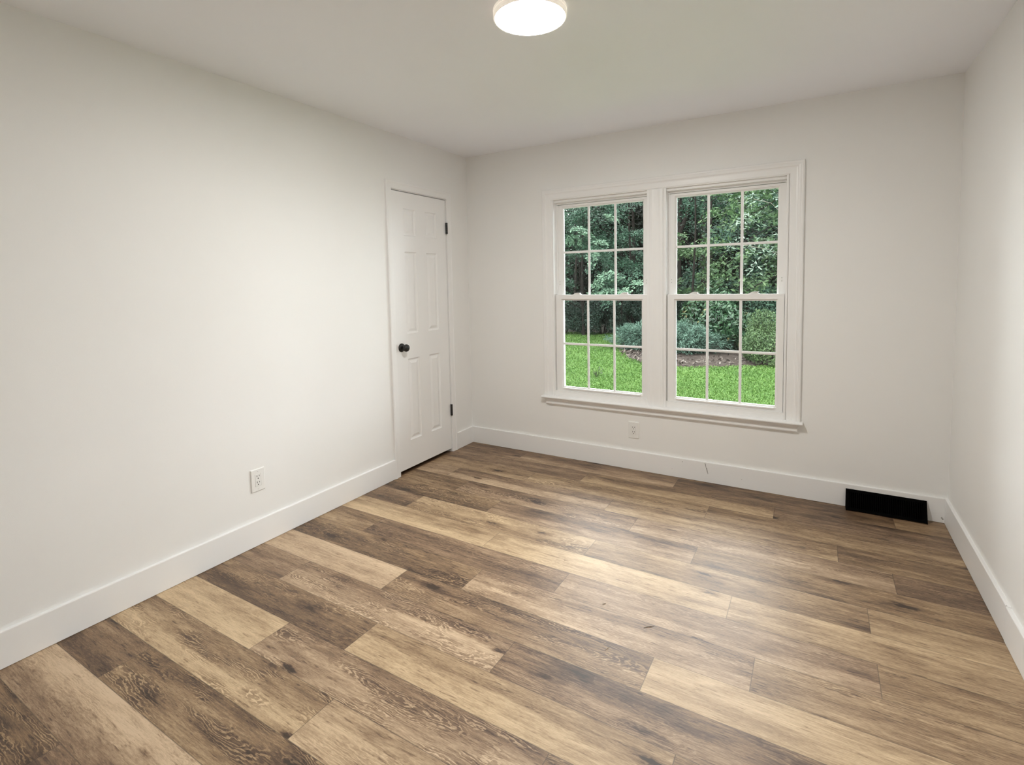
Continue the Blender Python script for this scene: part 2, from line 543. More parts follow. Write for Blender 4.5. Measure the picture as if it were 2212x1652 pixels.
fv, ff, fa, fb = [], [], [], []
rng = random.Random(5)
for r_, (j, tones) in rows.items():
    yt = Y0 - PW * r_
    yb = yt - PW
    ytc, ybc = min(yt, 0.0), max(yb, YF)
    if ytc - ybc < 0.002:
        continue
    starts = []
    s = j
    while s > 0.02:
        s -= PL
    k = 0
    while s < W:
        a, b = max(s, 0.0), min(s + PL, W)
        if b - a > 0.004:
            t0, t1, c = tones[min(k, len(tones) - 1)]
            seed = rng.random()
            i0 = len(fv)
            fv += [(a, ytc, 0), (a, ybc, 0), (b, ybc, 0), (b, ytc, 0)]
            ff.append((i0, i0 + 1, i0 + 2, i0 + 3))
            for (x, y) in ((a, ytc), (a, ybc), (b, ybc), (b, ytc)):
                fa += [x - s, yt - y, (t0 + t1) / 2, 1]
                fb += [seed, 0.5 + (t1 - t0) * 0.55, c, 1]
            k += 1
        s += PL
ntop = len(ff)
i0 = len(fv)          # slab below the planks, and the sill under the door
def raw_box(lo, hi):
    i = len(fv)
    for x in (lo[0], hi[0]):
        for y in (lo[1], hi[1]):
            for z in (lo[2], hi[2]):
                fv.append((x, y, z))
    for q in ((0, 1, 3, 2), (4, 6, 7, 5), (0, 4, 5, 1), (2, 3, 7, 6), (0, 2, 6, 4), (1, 5, 7, 3)):
        ff.append(tuple(i + k for k in q))
        for _ in range(4):
            fa.extend([0.6, 0.09, 0.2, 1]); fb.extend([0.3, 0.5, 0, 1])
raw_box((0, YF, -0.15), (W, 0, -0.001))
raw_box((-TH, DY0 - 0.02, -0.012), (0, DY1 + 0.02, -0.001))
me = bpy.data.meshes.new('floor')
me.from_pydata(fv, [], ff)
for nm, dat in (('plank', fa), ('print', fb)):
    at = me.attributes.new(nm, 'FLOAT_COLOR', 'CORNER')
    at.data.foreach_set('color', dat)
me.materials.append(FLOORM)
floor = bpy.data.objects.new('floor', me)
COL.objects.link(floor)
tag(floor, 'wood-look plank floor in mixed light and dark browns', 'floor', kind='structure')

# ---- baseboards
def bb_prof(sign=1):
    t, h, e = BT, BH, 0.003
    return [(0, 0.0022), (t, 0.0022), (t, h - e), (t - e * 0.35, h - e * 0.35), (t - e, h), (0, h)]
bm = bmesh.new()
CO, CI = -0.9705, -0.2365       # outer edges of the door casing
add_prism(bm, bb_prof(), 1, YF, CO)
add_prism(bm, bb_prof(), 1, CI, 0)
struct('baseboard_left', bm, TRIMP, 'tall white baseboard along the left wall, broken by the door', 'baseboard')
bm = bmesh.new()
add_prism(bm, [(-p[0], p[1]) for p in bb_prof()], 0, BT, W - BT)
for (xa, za, xb, zb, wd) in ((1.9385, 0.134, 1.9555, 0.070, 0.0016), (1.9430, 0.128, 1.9480, 0.095, 0.0010), (1.9510, 0.100, 1.9590, 0.060, 0.0018)):
    f0 = [bm.verts.new((x, -BT - 0.0004, z)) for x, z in ((xa - wd, za), (xa + wd, za), (xb + wd, zb), (xb - wd, zb))]
    f = bm.faces.new(f0); f.material_index = 1
for (xa, za, s) in ((1.79, .118, .0025), (2.17, .06, .002), (1.72, .055, .0016), (3.196, .030, .004), (3.2005, .024, .004)):
    f0 = [bm.verts.new((xa + s * math.cos(k), -BT - 0.0004, za + s * 1.3 * math.sin(k))) for k in (0, 1, 2.1, 3.2, 4.2, 5.2)]
    f = bm.faces.new(f0); f.material_index = 1
struct('baseboard_back', bm, [TRIMP, SCUFF], 'white baseboard under the window with grey scuff marks', 'baseboard')
bm = bmesh.new()
JY = -1.0885
add_prism(bm, [(W - p[0], p[1]) for p in bb_prof()], 1, JY + 0.003, 0)
add_prism(bm, [(W - p[0] - (0.0012 if p[0] > 0 else 0), p[1] - (0.002 if p[1] > 0.05 else 0)) for p in bb_prof()], 1, YF, JY - 0.003)
add_box(bm, (W - BT + 0.002, JY - 0.004, 0), (W, JY + 0.004, BH - 0.012))
add_box(bm, (W - 0.011, JY - 0.012, BH - 0.006), (W - 0.001, JY + 0.001, BH + 0.0025), 0.001, 1)
struct('baseboard_right', bm, TRIMP, 'white baseboard along the right wall with an open butt joint', 'baseboard')
bm = bmesh.new()
add_prism(bm, [(YF + p[0], p[1]) for p in bb_prof()], 0, BT, W - BT - 0.002)
struct('baseboard_front', bm, TRIMP, 'white baseboard on the wall behind the camera', 'baseboard')

# ------------------------------------------------------------------ door
door = empty('door_1', (0, DY1, 0))
tag(door, 'narrow white six-panel closet door with a black knob', 'door', kind='structure')
SY0, SY1, SZ0, SZ1 = DY0 + 0.0042, DY1 - 0.0035, 0.027, DZ - 0.0055
XF = -0.002                      # front face of the slab
panels = []
for (ya, yb) in ((-0.788, -0.660), (-0.5475, -0.4165)):
    for (za, zb) in ((1.738, 1.932), (1.024, 1.622), (0.232, 0.839)):
        panels.append((ya, yb, za, zb))
bm = bmesh.new()
ys = sorted({SY0, SY1} | {p for q in panels for p in q[:2]})
zs = sorted({SZ0, SZ1} | {p for q in panels for p in q[2:]})
grid = {}
def gv(y, z, x=XF):
    k = (round(y, 5), round(z, 5), round(x, 5))
    if k not in grid:
        grid[k] = bm.verts.new((x, y, z))
    return grid[k]
for ya, yb in zip(ys[:-1], ys[1:]):
    for za, zb in zip(zs[:-1], zs[1:]):
        hole = any(abs(ya - p[0]) < 1e-6 and abs(yb - p[1]) < 1e-6 and za >= p[2] - 1e-6 and zb <= p[3] + 1e-6 for p in panels)
        if not hole:
            bm.faces.new((gv(ya, za), gv(yb, za), gv(yb, zb), gv(ya, zb)))
for (ya, yb, za, zb) in panels:
    # ogee rim sinks, then a sloped raised field
    steps = [(0, 0), (0.003, -0.0050), (0.008, -0.0080), (0.012, -0.0090), (0.016, -0.0090), (0.036, -0.0020), (0.038, -0.0020)]
    prev = None
    for d, x in steps:
        zset = [z for z in zs if za - 1e-6 <= z <= zb + 1e-6] if d == 0 else None
        loop = [gv(ya + d, za + d, XF + x), gv(yb - d, za + d, XF + x), gv(yb - d, zb - d, XF + x), gv(ya + d, zb - d, XF + x)]
        if prev:
            for k in range(4):
                bm.faces.new((prev[k], prev[(k + 1) % 4], loop[(k + 1) % 4], loop[k]))
        prev = loop
    bm.faces.new(prev)
# sides and back of the slab
xb_ = XF - 0.035
b4 = [bm.verts.new((xb_, y, z)) for y, z in ((SY0, SZ0), (SY1, SZ0), (SY1, SZ1), (SY0, SZ1))]
f4 = [bm.verts.new((XF, y, z)) for y, z in ((SY0, SZ0), (SY1, SZ0), (SY1, SZ1), (SY0, SZ1))]
for k in range(4):
    bm.faces.new((f4[k], f4[(k + 1) % 4], b4[(k + 1) % 4], b4[k]))
bm.faces.new(b4)
part('door_slab', bm, DOORP, door)
# jamb and stops
bm = bmesh.new()
add_box(bm, (-TH, DY0 - 0.018, 0), (-0.001, DY0, DZ + 0.018))
add_box(bm, (-TH, DY1, 0), (-0.001, DY1 + 0.018, DZ + 0.018))
add_box(bm, (-TH, DY0, DZ), (-0.001, DY1, DZ + 0.018))
add_box(bm, (-0.055, DY0, 0), (-0.039, DY0 + 0.010, DZ))
add_box(bm, (-0.055, DY1 - 0.010, 0), (-0.039, DY1, DZ))
add_box(bm, (-0.055, DY0 + 0.010, DZ - 0.010), (-0.039, DY1 - 0.010, DZ))
part('jamb', bm, TRIMP, door)
# knob
bm = bmesh.new()
KX, KY, KZ = XF, -0.853, 0.930
add_lathe(bm, [(0, 0.0), (0.0318, 0.0), (0.0318, 0.003), (0.029, 0.007), (0.019, 0.010), (0.0125, 0.013)], (KX, KY, KZ), (1, 0, 0), 40)
kn = part('rosette', bm, BLACKM, door, True)
bm = bmesh.new()
add_lathe(bm, [(0.0115, 0.012), (0.0110, 0.022), (0.013, 0.026), (0.021, 0.031), (0.0262, 0.039), (0.0272, 0.047), (0.0245, 0.056), (0.017, 0.0625), (0.008, 0.0650), (0, 0.0655)], (KX, KY, KZ), (1, 0, 0), 40)
part('door_knob', bm, BLACKM, door, True)
bm = bmesh.new()
add_box(bm, (-0.026, DY0 - 0.0004, 0.902), (-0.001, DY0 + 0.0022, 0.960), 0.0003, 1)
add_box(bm, (-0.003, DY0 - 0.0038, 0.902), (0.0024, DY0 + 0.0036, 0.960), 0.0008, 2)
part('strike_plate', bm, BLACKM, door)
for za, zb in ((1.783, 1.872), (0.304, 0.396)):
    bm = bmesh.new()
    n = 5
    for k in range(n):
        a = za + (zb - za) * k / n
        b = za + (zb - za) * (k + 1) / n - 0.0008
        add_lathe(bm, [(0, a), (0.0085, a), (0.0085, b), (0, b)], (0.0085, DY1 - 0.001, 0), (0, 0, 1), 20)
    add_box(bm, (-0.034, DY1 - 0.0028, za), (0.004, DY1 + 0.0003, zb))
    hg = part('hinge', bm, BLACKM, door, False)
    bm = bmesh.new()
    add_lathe(bm, [(0, -0.008), (0.004, -0.0065), (0.0045, -0.002), (0.006, 0.0)], (0.0085, DY1 - 0.001, za), (0, 0, 1), 16)
    tag(part('hinge_pin', bm, GREYM, hg, True), 'pale metal pin tip')

# door casing
colonial = [(0, 0), (0, 0.0085), (0.003, 0.0105), (0.018, 0.0115), (0.030, 0.0125), (0.036, 0.0135), (0.040, 0.0160), (0.047, 0.0172), (0.051, 0.0165), (0.0545, 0.0150), (0.0555, 0.0135), (0.0555, 0)]
bm = bmesh.new()
sweep_frame(bm, colonial, (DY0 - 0.004, DY1 + 0.004, 0.0, DZ + 0.004), lambda s, z, h: (h, s, z))
struct('trim_1', bm, TRIMP, 'white moulded casing round the closet door', 'trim')

# ------------------------------------------------------------------ twin window
def sash(root, x0, x1, z0, z1, gx0, gx1, gz0, gz1, yf, depth, name, lower):
    bm = bmesh.new()
    y0, y1 = yf, yf + depth
    # rails and stiles with a bevelled inner edge (mitred, so one sweep)
    wl, wr, wt, wb = gx0 - x0, x1 - gx1, z1 - gz1, gz0 - z0
    steps = [(0, 0.0, y0 + 0.0015), (0, 0, y0)]
    def loop(e, y):
        # e: 0 outer edge, 1 front inner edge, 2 glass edge
        if e == 0:
            return [(x0, y, z0), (x1, y, z0), (x1, y, z1), (x0, y, z1)]
        k = 0.011 if e == 1 else 0.0
        return [(gx0 - k, y, gz0 - k), (gx1 + k, y, gz0 - k), (gx1 + k, y, gz1 + k), (gx0 - k, y, gz1 + k)]
    L = [[bm.verts.new(p) for p in lp] for lp in (loop(0, y1), loop(0, y0), loop(1, y0), loop(1, y0 + 0.006), loop(2, y0 + 0.012), loop(2, y1 - 0.008), loop(1, y1))]
    for A, B in zip(L, L[1:] + L[:1]):
        for k in range(4):
            bm.faces.new((A[k], A[(k + 1) % 4], B[(k + 1) % 4], B[k]))
    if lower:
        # lift rail along the bottom
        add_box(bm, (gx0 + 0.004, y0 - 0.011, gz0 - 0.016), (gx1 - 0.004, y0 + 0.004, gz0 - 0.007), 0.002, 2)
    o = part(name, bm, VINYL, root)
    yg = (y0 + y1) / 2 + 0.002
    bm = bmesh.new()
    add_box(bm, (gx0 - 0.006, yg - 0.002, gz0 - 0.006), (gx1 + 0.006, yg + 0.002, gz1 + 0.006))
    part('glass_pane', bm, GLASS, o)
    bm = bmesh.new()
    b = 0.0085
    ym0, ym1 = yg - 0.0095, yg - 0.0025
    def bar(lo, hi, horiz):
        if horiz:
            zc = (lo[2] + hi[2]) / 2
            add_prism(bm, [(ym1, zc - b), (ym0 + 0.003, zc - b), (ym0, zc - b * 0.55), (ym0, zc + b * 0.55), (ym0 + 0.003, zc + b), (ym1, zc + b)], 0, lo[0], hi[0])
        else:
            xc = (lo[0] + hi[0]) / 2
            add_prism(bm, [(xc - b, ym1), (xc - b, ym0 + 0.003), (xc - b * 0.55, ym0), (xc + b * 0.55, ym0), (xc + b, ym0 + 0.003), (xc + b, ym1)], 2, lo[2], hi[2])
    for k in (1, 2):
        xc = gx0 + (gx1 - gx0) * k / 3
        bar((xc, 0, gz0), (xc, 0, gz1), False)
    zc = (gz0 + gz1) / 2
    for k in range(3):
        xa = gx0 + (gx1 - gx0) * k / 3 + (b if k else 0)
        xb = gx0 + (gx1 - gx0) * (k + 1) / 3 - (b if k < 2 else 0)
        bar((xa, 0, zc), (xb, 0, zc), True)
    part('grille', bm, TRIMP, o)
    return o

JW = 0.0042
def window(name, label, jx0, jx1, ox0, ox1, shift):
    root = empty(name, ((jx0 + jx1) / 2, 0, 0.487))
    tag(root, label, 'window', kind='structure')
    bm = bmesh.new()
    add_box(bm, (ox0, 0.0, WZ0), (jx0, TB, WZ1))
    add_box(bm, (jx1, 0.0, WZ0), (ox1, TB, WZ1))
    add_box(bm, (jx0, 0.0, 2.007), (jx1, TB, WZ1))
    add_box(bm, (jx0, 0.014, 1.990), (jx1, 0.052, 2.007))
    add_box(bm, (jx0, 0.052, 1.9765), (jx1, 0.059, 2.007))      # parting stop
    add_box(bm, (jx0, 0.098, 1.972), (jx1, TB, 2.007))
    add_box(bm, (jx0, 0.0, WZ0), (jx1, TB + 0.03, 0.511))
    add_box(bm, (jx0, 0.002, 0.505), (jx1, 0.017, 0.5285))      # sill stop in front of the bottom rail
    add_box(bm, (jx0, 0.0545, 0.511), (jx0 + 0.010, 0.060, 1.9765))
    add_box(bm, (jx1 - 0.010, 0.0545, 0.511), (jx1, 0.060, 1.9765))
    add_box(bm, (jx0, 0.098, 0.511), (jx0 + 0.014, TB, 1.972))
    add_box(bm, (jx1 - 0.014, 0.098, 0.511), (jx1, TB, 1.972))
    part('window_frame', bm, VINYL, root)
    sx0, sx1 = jx0 + JW, jx1 - JW
    up = sash(root, sx0, sx1, 1.236, 1.9735, sx0 + 0.050, sx1 - 0.046, 1.271, 1.947, 0.061, 0.034, 'upper_sash', False)
    lo = sash(root, sx0, sx1, 0.514, 1.281, sx0 + 0.0565, sx1 - 0.0455, 0.562, 1.2365, 0.0195, 0.034, 'lower_sash', True)
    for xl in ((sx0 + sx1) / 2 - 0.186, (sx0 + sx1) / 2 + 0.186):
        bm = bmesh.new()
        # cam lock: low base with a rounded housing and a thumb lever
        add_box(bm, (xl - 0.033, 0.0225, 1.281), (xl + 0.033, 0.0505, 1.2845), 0.001, 1)
        add_prism(bm, [(xl - 0.026, 1.2845), (xl - 0.020, 1.2915), (xl - 0.008, 1.2955), (xl + 0.012, 1.2955), (xl + 0.023, 1.2915), (xl + 0.026, 1.2845)], 1, 0.026, 0.049)
        add_box(bm, (xl - 0.004, 0.017, 1.2925), (xl + 0.030, 0.031, 1.2965), 0.001, 1)
        part('sash_lock', bm, PLASTIC, lo)
    for xl in (sx0 + 0.018, sx1 - 0.018):
        bm = bmesh.new()
        add_box(bm, (xl - 0.0035, 0.0592, 1.357), (xl + 0.0035, 0.062, 1.388), 0.0008, 1)
        add_box(bm, (xl - 0.0018, 0.0586, 1.380), (xl + 0.0018, 0.0605, 1.386), mi=1)
        add_box(bm, (xl - 0.0018, 0.0586, 1.360), (xl + 0.0018, 0.0605, 1.365), mi=1)
        part('vent_stop', bm, [PLASTIC, SCUFF], up)
    return root
window('window_1', 'left half of the twin window, white double-hung sash with grilles', 0.812, 1.542, WX0, 1.6075, 0)
window('window_2', 'right half of the twin window, white double-hung sash with grilles', 1.673, 2.403, 1.6075, WX1, 0)

# casing, mullion, stool, apron
wcas = [(0, 0), (0, 0.009), (0.003, 0.0115), (0.020, 0.0122), (0.034, 0.0125), (0.042, 0.0140), (0.047, 0.0178), (0.056, 0.0190), (0.062, 0.0180), (0.067, 0.0195), (0.074, 0.0190), (0.0775, 0.0165), (0.079, 0.0140), (0.079, 0)]
ZS = 0.4865
bm = bmesh.new()
sweep_frame(bm, wcas, (0.7995, 2.4205, ZS, 2.0115), lambda s, z, h: (s, -h, z))
# flat stop just inside the moulding
sweep_frame(bm, [(0, -0.001), (0, 0.006), (0.0015, 0.0075), (0.0125, 0.0075), (0.0125, -0.001)], (0.812, 2.403, ZS, 2.0068), lambda s, z, h: (s, -h, z))
mp = [(1.542, 0.001), (1.542, -0.0065), (1.5435, -0.0080), (1.559, -0.0080), (1.561, -0.0125), (1.566, -0.0150), (1.580, -0.0155), (1.590, -0.0135), (1.600, -0.0130)]
mp = mp + [(3.215 - x, y) for x, y in mp[::-1]]
add_prism(bm, mp, 2, ZS, 2.0065)
struct('trim_2', bm, TRIMP, 'white moulded casing and centre mullion of the twin window', 'trim')
bm = bmesh.new()
stool = [(0.0, ZS - 0.016), (-0.046, ZS - 0.016), (-0.050, ZS - 0.0145), (-0.0525, ZS - 0.011), (-0.053, ZS - 0.0075), (-0.0520, ZS - 0.0035), (-0.0495, ZS - 0.001), (-0.046, ZS), (0.0, ZS)]
add_prism(bm, stool, 0, 0.7075, 2.5125)
struct('trim_3', bm, TRIMP, 'white window stool with a rounded front edge', 'trim')
bm = bmesh.new()
zt = ZS - 0.016
ap = [(0, zt), (-0.034, zt), (-0.034, zt - 0.005), (-0.0315, zt - 0.012), (-0.026, zt - 0.0185), (-0.0195, zt - 0.0235), (-0.0165, zt - 0.027), (-0.0185, zt - 0.031), (-0.0205, zt - 0.036), (-0.0205, zt - 0.044), (-0.018, zt - 0.049), (-0.0125, zt - 0.0525), (0, zt - 0.0525)]
# returned ends: the profile shrinks toward the wall at both ends
xs0, xs1 = 0.7275, 2.4925
A = [bm.verts.new((xs0 - y_ * 0.15 - 0.002 if False else xs0 + (0.0345 + y_) * 0.62, y_, z_)) for y_, z_ in ap]
B = [bm.verts.new((xs1 - (0.0345 + y_) * 0.62, y_, z_)) for y_, z_ in ap]
n = len(ap)
for k in range(n):
    bm.faces.new((A[k], A[(k + 1) % n], B[(k + 1) % n], B[k]))
bm.faces.new(A); bm.faces.new(B[::-1])
struct('trim_4', bm, TRIMP, 'white coved apron moulding under the window stool', 'trim')

# ------------------------------------------------------------------ ceiling lamp
LX, LY, LR = 1.5937, -1.784, 0.1365
lamp = empty('ceiling_light', (LX, LY, H))
tag(lamp, 'round flush-mount ceiling lamp with a glowing white disc', 'ceiling light')
bm = bmesh.new()
add_lathe(bm, [(0, 0), (LR + 0.0075, 0), (LR + 0.0075, -0.010), (0.0, -0.010)], (LX, LY, H), (0, 0, 1), 96)
part('mounting_base', bm, RIMP, lamp)
bm = bmesh.new()
add_lathe(bm, [(LR + 0.0055, -0.010), (LR + 0.0065, -0.026), (LR + 0.005, -0.0295), (LR + 0.002, -0.0305), (LR, -0.0295), (LR, -0.022), (LR - 0.002, -0.010)], (LX, LY, H), (0, 0, 1), 96)
part('rim', bm, RIMP, lamp, True)
bm = bmesh.new()
add_lathe(bm, [(LR - 0.0003, -0.0285), (LR * 0.8, -0.0300), (LR * 0.4, -0.0308), (0, -0.0310)], (LX, LY, H), (0, 0, 1), 96)
part('diffuser', bm, LAMPM, lamp, True)

# ------------------------------------------------------------------ outlets
def outlet(loc, mp_, label):
    root = empty('wall_outlet', loc)
    tag(root, label, 'outlet', 'white duplex wall outlets')
    def T(bm):
        for v in bm.verts:
            v.co = Vector(mp_(*v.co)) + Vector(loc)
        return bm
    # local frame: a across, b up, c out of the wall
    bm = bmesh.new()
    a, b = 0.0395, 0.061
    def ring(k, c):
        return [(-a + k, -b + k, c), (a - k, -b + k, c), (a - k, b - k, c), (-a + k, b - k, c)]
    hole = lambda c: [(-0.0170, -0.0338, c), (0.0170, -0.0338, c), (0.0170, 0.0338, c), (-0.0170, 0.0338, c)]
    L = [[bm.verts.new(p) for p in lp] for lp in (ring(0, 0), ring(0, 0.003), ring(0.0015, 0.0052), ring(0.0035, 0.0062), hole(0.0066), hole(0.0030))]
    for A, B in zip(L[:-1], L[1:]):
        for k in range(4):
            bm.faces.new((A[k], A[(k + 1) % 4], B[(k + 1) % 4], B[k]))
    part('cover_plate', T(bm), PLASTIC, root)
    bm = bmesh.new()
    add_box(bm, (-0.0164, -0.0332, 0.0005), (0.0164, 0.0332, 0.0074), 0.0012, 2)
    for s in (1, -1):
        zc = 0.0168 * s
        add_box(bm, (-0.0078, zc + 0.0005, 0.0070), (-0.0050, zc + 0.0105, 0.0077), mi=1)
        add_box(bm, (0.0052, zc + 0.0015, 0.0070), (0.0078, zc + 0.0095, 0.0077), mi=1)
        add_lathe(bm, [(0, 0.0070), (0.0029, 0.0070), (0.0029, 0.0077), (0, 0.0077)], (0.0, zc - 0.0075, 0), (0, 0, 1), 14, mi=1)
    part('receptacle', T(bm), [PLASTIC, DARK], root)
    for s in (1, -1):
        bm = bmesh.new()
        add_lathe(bm, [(0, 0.0055), (0.0030, 0.0055), (0.0030, 0.0070), (0.0022, 0.0076), (0, 0.0078)], (0, 0.0485 * s, 0), (0, 0, 1), 16)
        add_box(bm, (-0.0024, 0.0485 * s - 0.0004, 0.0076), (0.0024, 0.0485 * s + 0.0004, 0.0080), mi=1)
        part('plate_screw', T(bm), [PLASTIC, SCUFF], root)
    return root
outlet((0, -2.0027, 0.3535), lambda a, b, c: (c, a, b), 'white wall outlet on the long left wall, near the closet door')
outlet((1.4418, 0, 0.2930), lambda a, b, c: (a, -c, b), 'white wall outlet below the twin window')

# ------------------------------------------------------------------ floor register
VX0, VX1 = 2.7445, 3.1275
vent = empty('vent_register', ((VX0 + VX1) / 2, -0.045, 0))
tag(vent, 'black sloped baseboard vent register standing on the floor by the right corner', 'vent')
yt_, zt_, yb_ = -0.0215, 0.1135, -0.0745
bm = bmesh.new()
add_prism(bm, [(-BT - 0.0005, 0.0), (yb_, 0.0), (yb_, 0.006), (yt_, zt_), (-BT - 0.0005, zt_)], 0, VX0, VX0 + 0.002)
add_prism(bm, [(-BT - 0.0005, 0.0), (yb_, 0.0), (yb_, 0.006), (yt_, zt_), (-BT - 0.0005, zt_)], 0, VX1 - 0.002, VX1)
add_box(bm, (VX0 + 0.002, yt_, zt_ - 0.002), (VX1 - 0.002, -BT - 0.0005, zt_))
add_box(bm, (VX0 + 0.002, -BT - 0.003, 0.0), (VX1 - 0.002, -BT - 0.001, zt_ - 0.002))
part('housing', bm, VENTM, vent)
def vface(x, t, off):
    """point on the sloped face: t 0 bottom .. 1 top, off metres out of the face"""
    d = Vector((0, yt_ - yb_, zt_ - 0.006)); nrm = Vector((0, -d.z, d.y)).normalized()
    p = Vector((x, yb_, 0.006)) + d * t + nrm * off
    return p
def fbox(bm, xa, xb, ta, tb, oa, ob):
    vs_ = [bm.verts.new(vface(x, t, o)) for x in (xa, xb) for t in (ta, tb) for o in (oa, ob)]
    for q in ((0, 1, 3, 2), (4, 6, 7, 5), (0, 4, 5, 1), (2, 3, 7, 6), (0, 2, 6, 4), (1, 5, 7, 3)):
        bm.faces.new([vs_[i] for i in q])
bm = bmesh.new()
fbox(bm, VX0, VX1, 0.0, 0.13, -0.003, 0.0)
fbox(bm, VX0, VX1, 0.87, 1.0, -0.003, 0.0)
fbox(bm, VX0, VX0 + 0.018, 0.13, 0.87, -0.003, 0.0)
fbox(bm, VX1 - 0.018, VX1, 0.13, 0.87, -0.003, 0.0)
ns = 34
for k in range(ns):
    xa = VX0 + 0.018 + (VX1 - VX0 - 0.036) * (k + 0.5) / ns
    fbox(bm, xa - 0.0022, xa + 0.0022, 0.13, 0.87, -0.008, -0.0006)
part('louvre_face', bm, VENTM, vent)
bm = bmesh.new()
fbox(bm, (VX0 + VX1) / 2 - 0.006, (VX0 + VX1) / 2 + 0.006, 0.88, 0.99, 0.0, 0.004)
part('damper_lever', bm, VENTM, vent)

# ------------------------------------------------------------------ debris on the floor
def splinter(pts, r, mat, label):
    bm = bmesh.new()
    add_tube(bm, pts, [r * 0.4] + [r] * (len(pts) - 2) + [r * 0.3], 6)
    o = link_mesh('wood_splinter', bm, mat)
    move_origin(o, (pts[0][0], pts[0][1], 0))
    return tag(o, label, 'splinter', 'small debris on the plank floor')
splinter([(2.004, -1.675, .0012), (2.015, -1.664, .0016), (2.027, -1.655, .0014), (2.039, -1.645, .0012)], 0.0011, CHIPW, 'dark straight splinter lying alone mid-floor, longest of the debris')
splinter([(1.806, -1.612, .0012), (1.811, -1.608, .0014), (1.817, -1.604, .0016), (1.817, -1.598, .0012)], 0.0012, CHIPW, 'small dark curled splinter on the floor planks')
splinter([(1.519, -1.376, .0018), (1.5205, -1.3745, .0024), (1.522, -1.373, .0018)], 0.0018, CHIPW, 'tiny dark speck of debris on the pale plank toward the window')
splinter([(1.914, -1.868, .0010), (1.918, -1.856, .0014), (1.923, -1.842, .0010)], 0.0010, CHIPL, 'pale thin splinter on the floor, nearest the camera')

# ------------------------------------------------------------------ outdoors : ground
def poly_ground(name, pts, z, mat, label, cat, thick=0.05):
    bm = bmesh.new()
    add_prism(bm, [(x, y) for x, y in pts], 2, z - thick, z)
    return struct(name, bm, mat, label, cat)
poly_ground('lawn', [(-14, TB), (12, TB), (12, 12.2), (4, 12.0), (-1.5, 12.4), (-4, 12.3), (-14, 13.2)], GZ, LAWNM, 'bright green mown lawn outside the window', 'lawn', 0.2)
poly_ground('woodland_floor', [(-34, 13.3), (-14, 13.2), (-4, 12.3), (-1.5, 12.4), (4, 12.0), (12, 12.2), (24, 13.3), (24, 46), (-34, 46)], GZ - 0.02, WOODSM, 'dark shaded soil under the trees', 'ground', 0.2)
# mulch bed: a low mound
bed = [(-2.0, 10.1), (-1.75, 8.9), (-1.25, 7.7), (-0.6, 7.0), (0.2, 6.85), (0.9, 7.2), (1.6, 7.65), (2.4, 8.0), (3.4, 8.1), (5.0, 8.3), (6.0, 9.5), (5.6, 11.2), (2.5, 11.6), (0.2, 11.5), (-1.4, 11.1)]
bm = bmesh.new()
bc = Vector((1.6, 9.4, 0))
prev = None
for k, (s, z) in enumerate(((1.0, 0.0), (0.97, 0.015), (0.85, 0.05), (0.6, 0.08), (0.3, 0.09))):
    lp = [bm.verts.new((bc.x + (x - bc.x) * s, bc.y + (y - bc.y) * s, GZ + z)) for x, y in bed]
    if prev:
        for i in range(len(lp)):
            bm.faces.new((prev[i], prev[(i + 1) % len(lp)], lp[(i + 1) % len(lp)], lp[i]))
    prev = lp
bm.faces.new(prev)
struct('mulch_bed', bm, MULCHM, 'brown mulch bed under the shrubs at the lawn edge', 'garden bed', True)

# ------------------------------------------------------------------ foliage helpers
nr = np.random.default_rng(11)
def leaf_cloud(name, cen, nrm, lon, size, asp, mat, parent=None, fold=0.25, root=None):
    """two-triangle folded leaves: centre, normal, long direction, length, width/length"""
    N = len(cen)
    nrm = nrm / (np.linalg.norm(nrm, axis=1, keepdims=True) + 1e-9)
    lon = lon - nrm * (lon * nrm).sum(1, keepdims=True)
    lon = lon / (np.linalg.norm(lon, axis=1, keepdims=True) + 1e-9)
    sid = np.cross(nrm, lon)
    L = size[:, None] * 0.5
    Wd = L * asp
    v = np.empty((N, 4, 3))
    v[:, 0] = cen - lon * L
    v[:, 1] = cen + sid * Wd - nrm * Wd * fold + lon * L * 0.1
    v[:, 2] = cen + lon * L
    v[:, 3] = cen - sid * Wd - nrm * Wd * fold + lon * L * 0.1
    if parent is not None:
        b = np.array(parent.location)
        v -= b
    i = np.arange(N)[:, None] * 4
    tri = np.concatenate([i + np.array([[0, 1, 2]]), i + np.array([[0, 2, 3]])], 1).reshape(-1)
    me = bpy.data.meshes.new(name)
    me.vertices.add(N * 4)
    me.vertices.foreach_set('co', v.reshape(-1))
    me.loops.add(N * 6)
    me.loops.foreach_set('vertex_index', tri.astype(np.int32))
    me.polygons.add(N * 2)
    me.polygons.foreach_set('loop_start', (np.arange(N * 2) * 3).astype(np.int32))
    me.polygons.foreach_set('loop_total', np.full(N * 2, 3, dtype=np.int32))
    me.update(calc_edges=True)
    me.validate()
    me.materials.append(mat)
    o = bpy.data.objects.new(name, me)
    COL.objects.link(o)
    if parent is not None:
        o.parent = parent
    return o

def rvec(n):
    v = nr.normal(size=(n, 3))
    return v / np.linalg.norm(v, axis=1, keepdims=True)

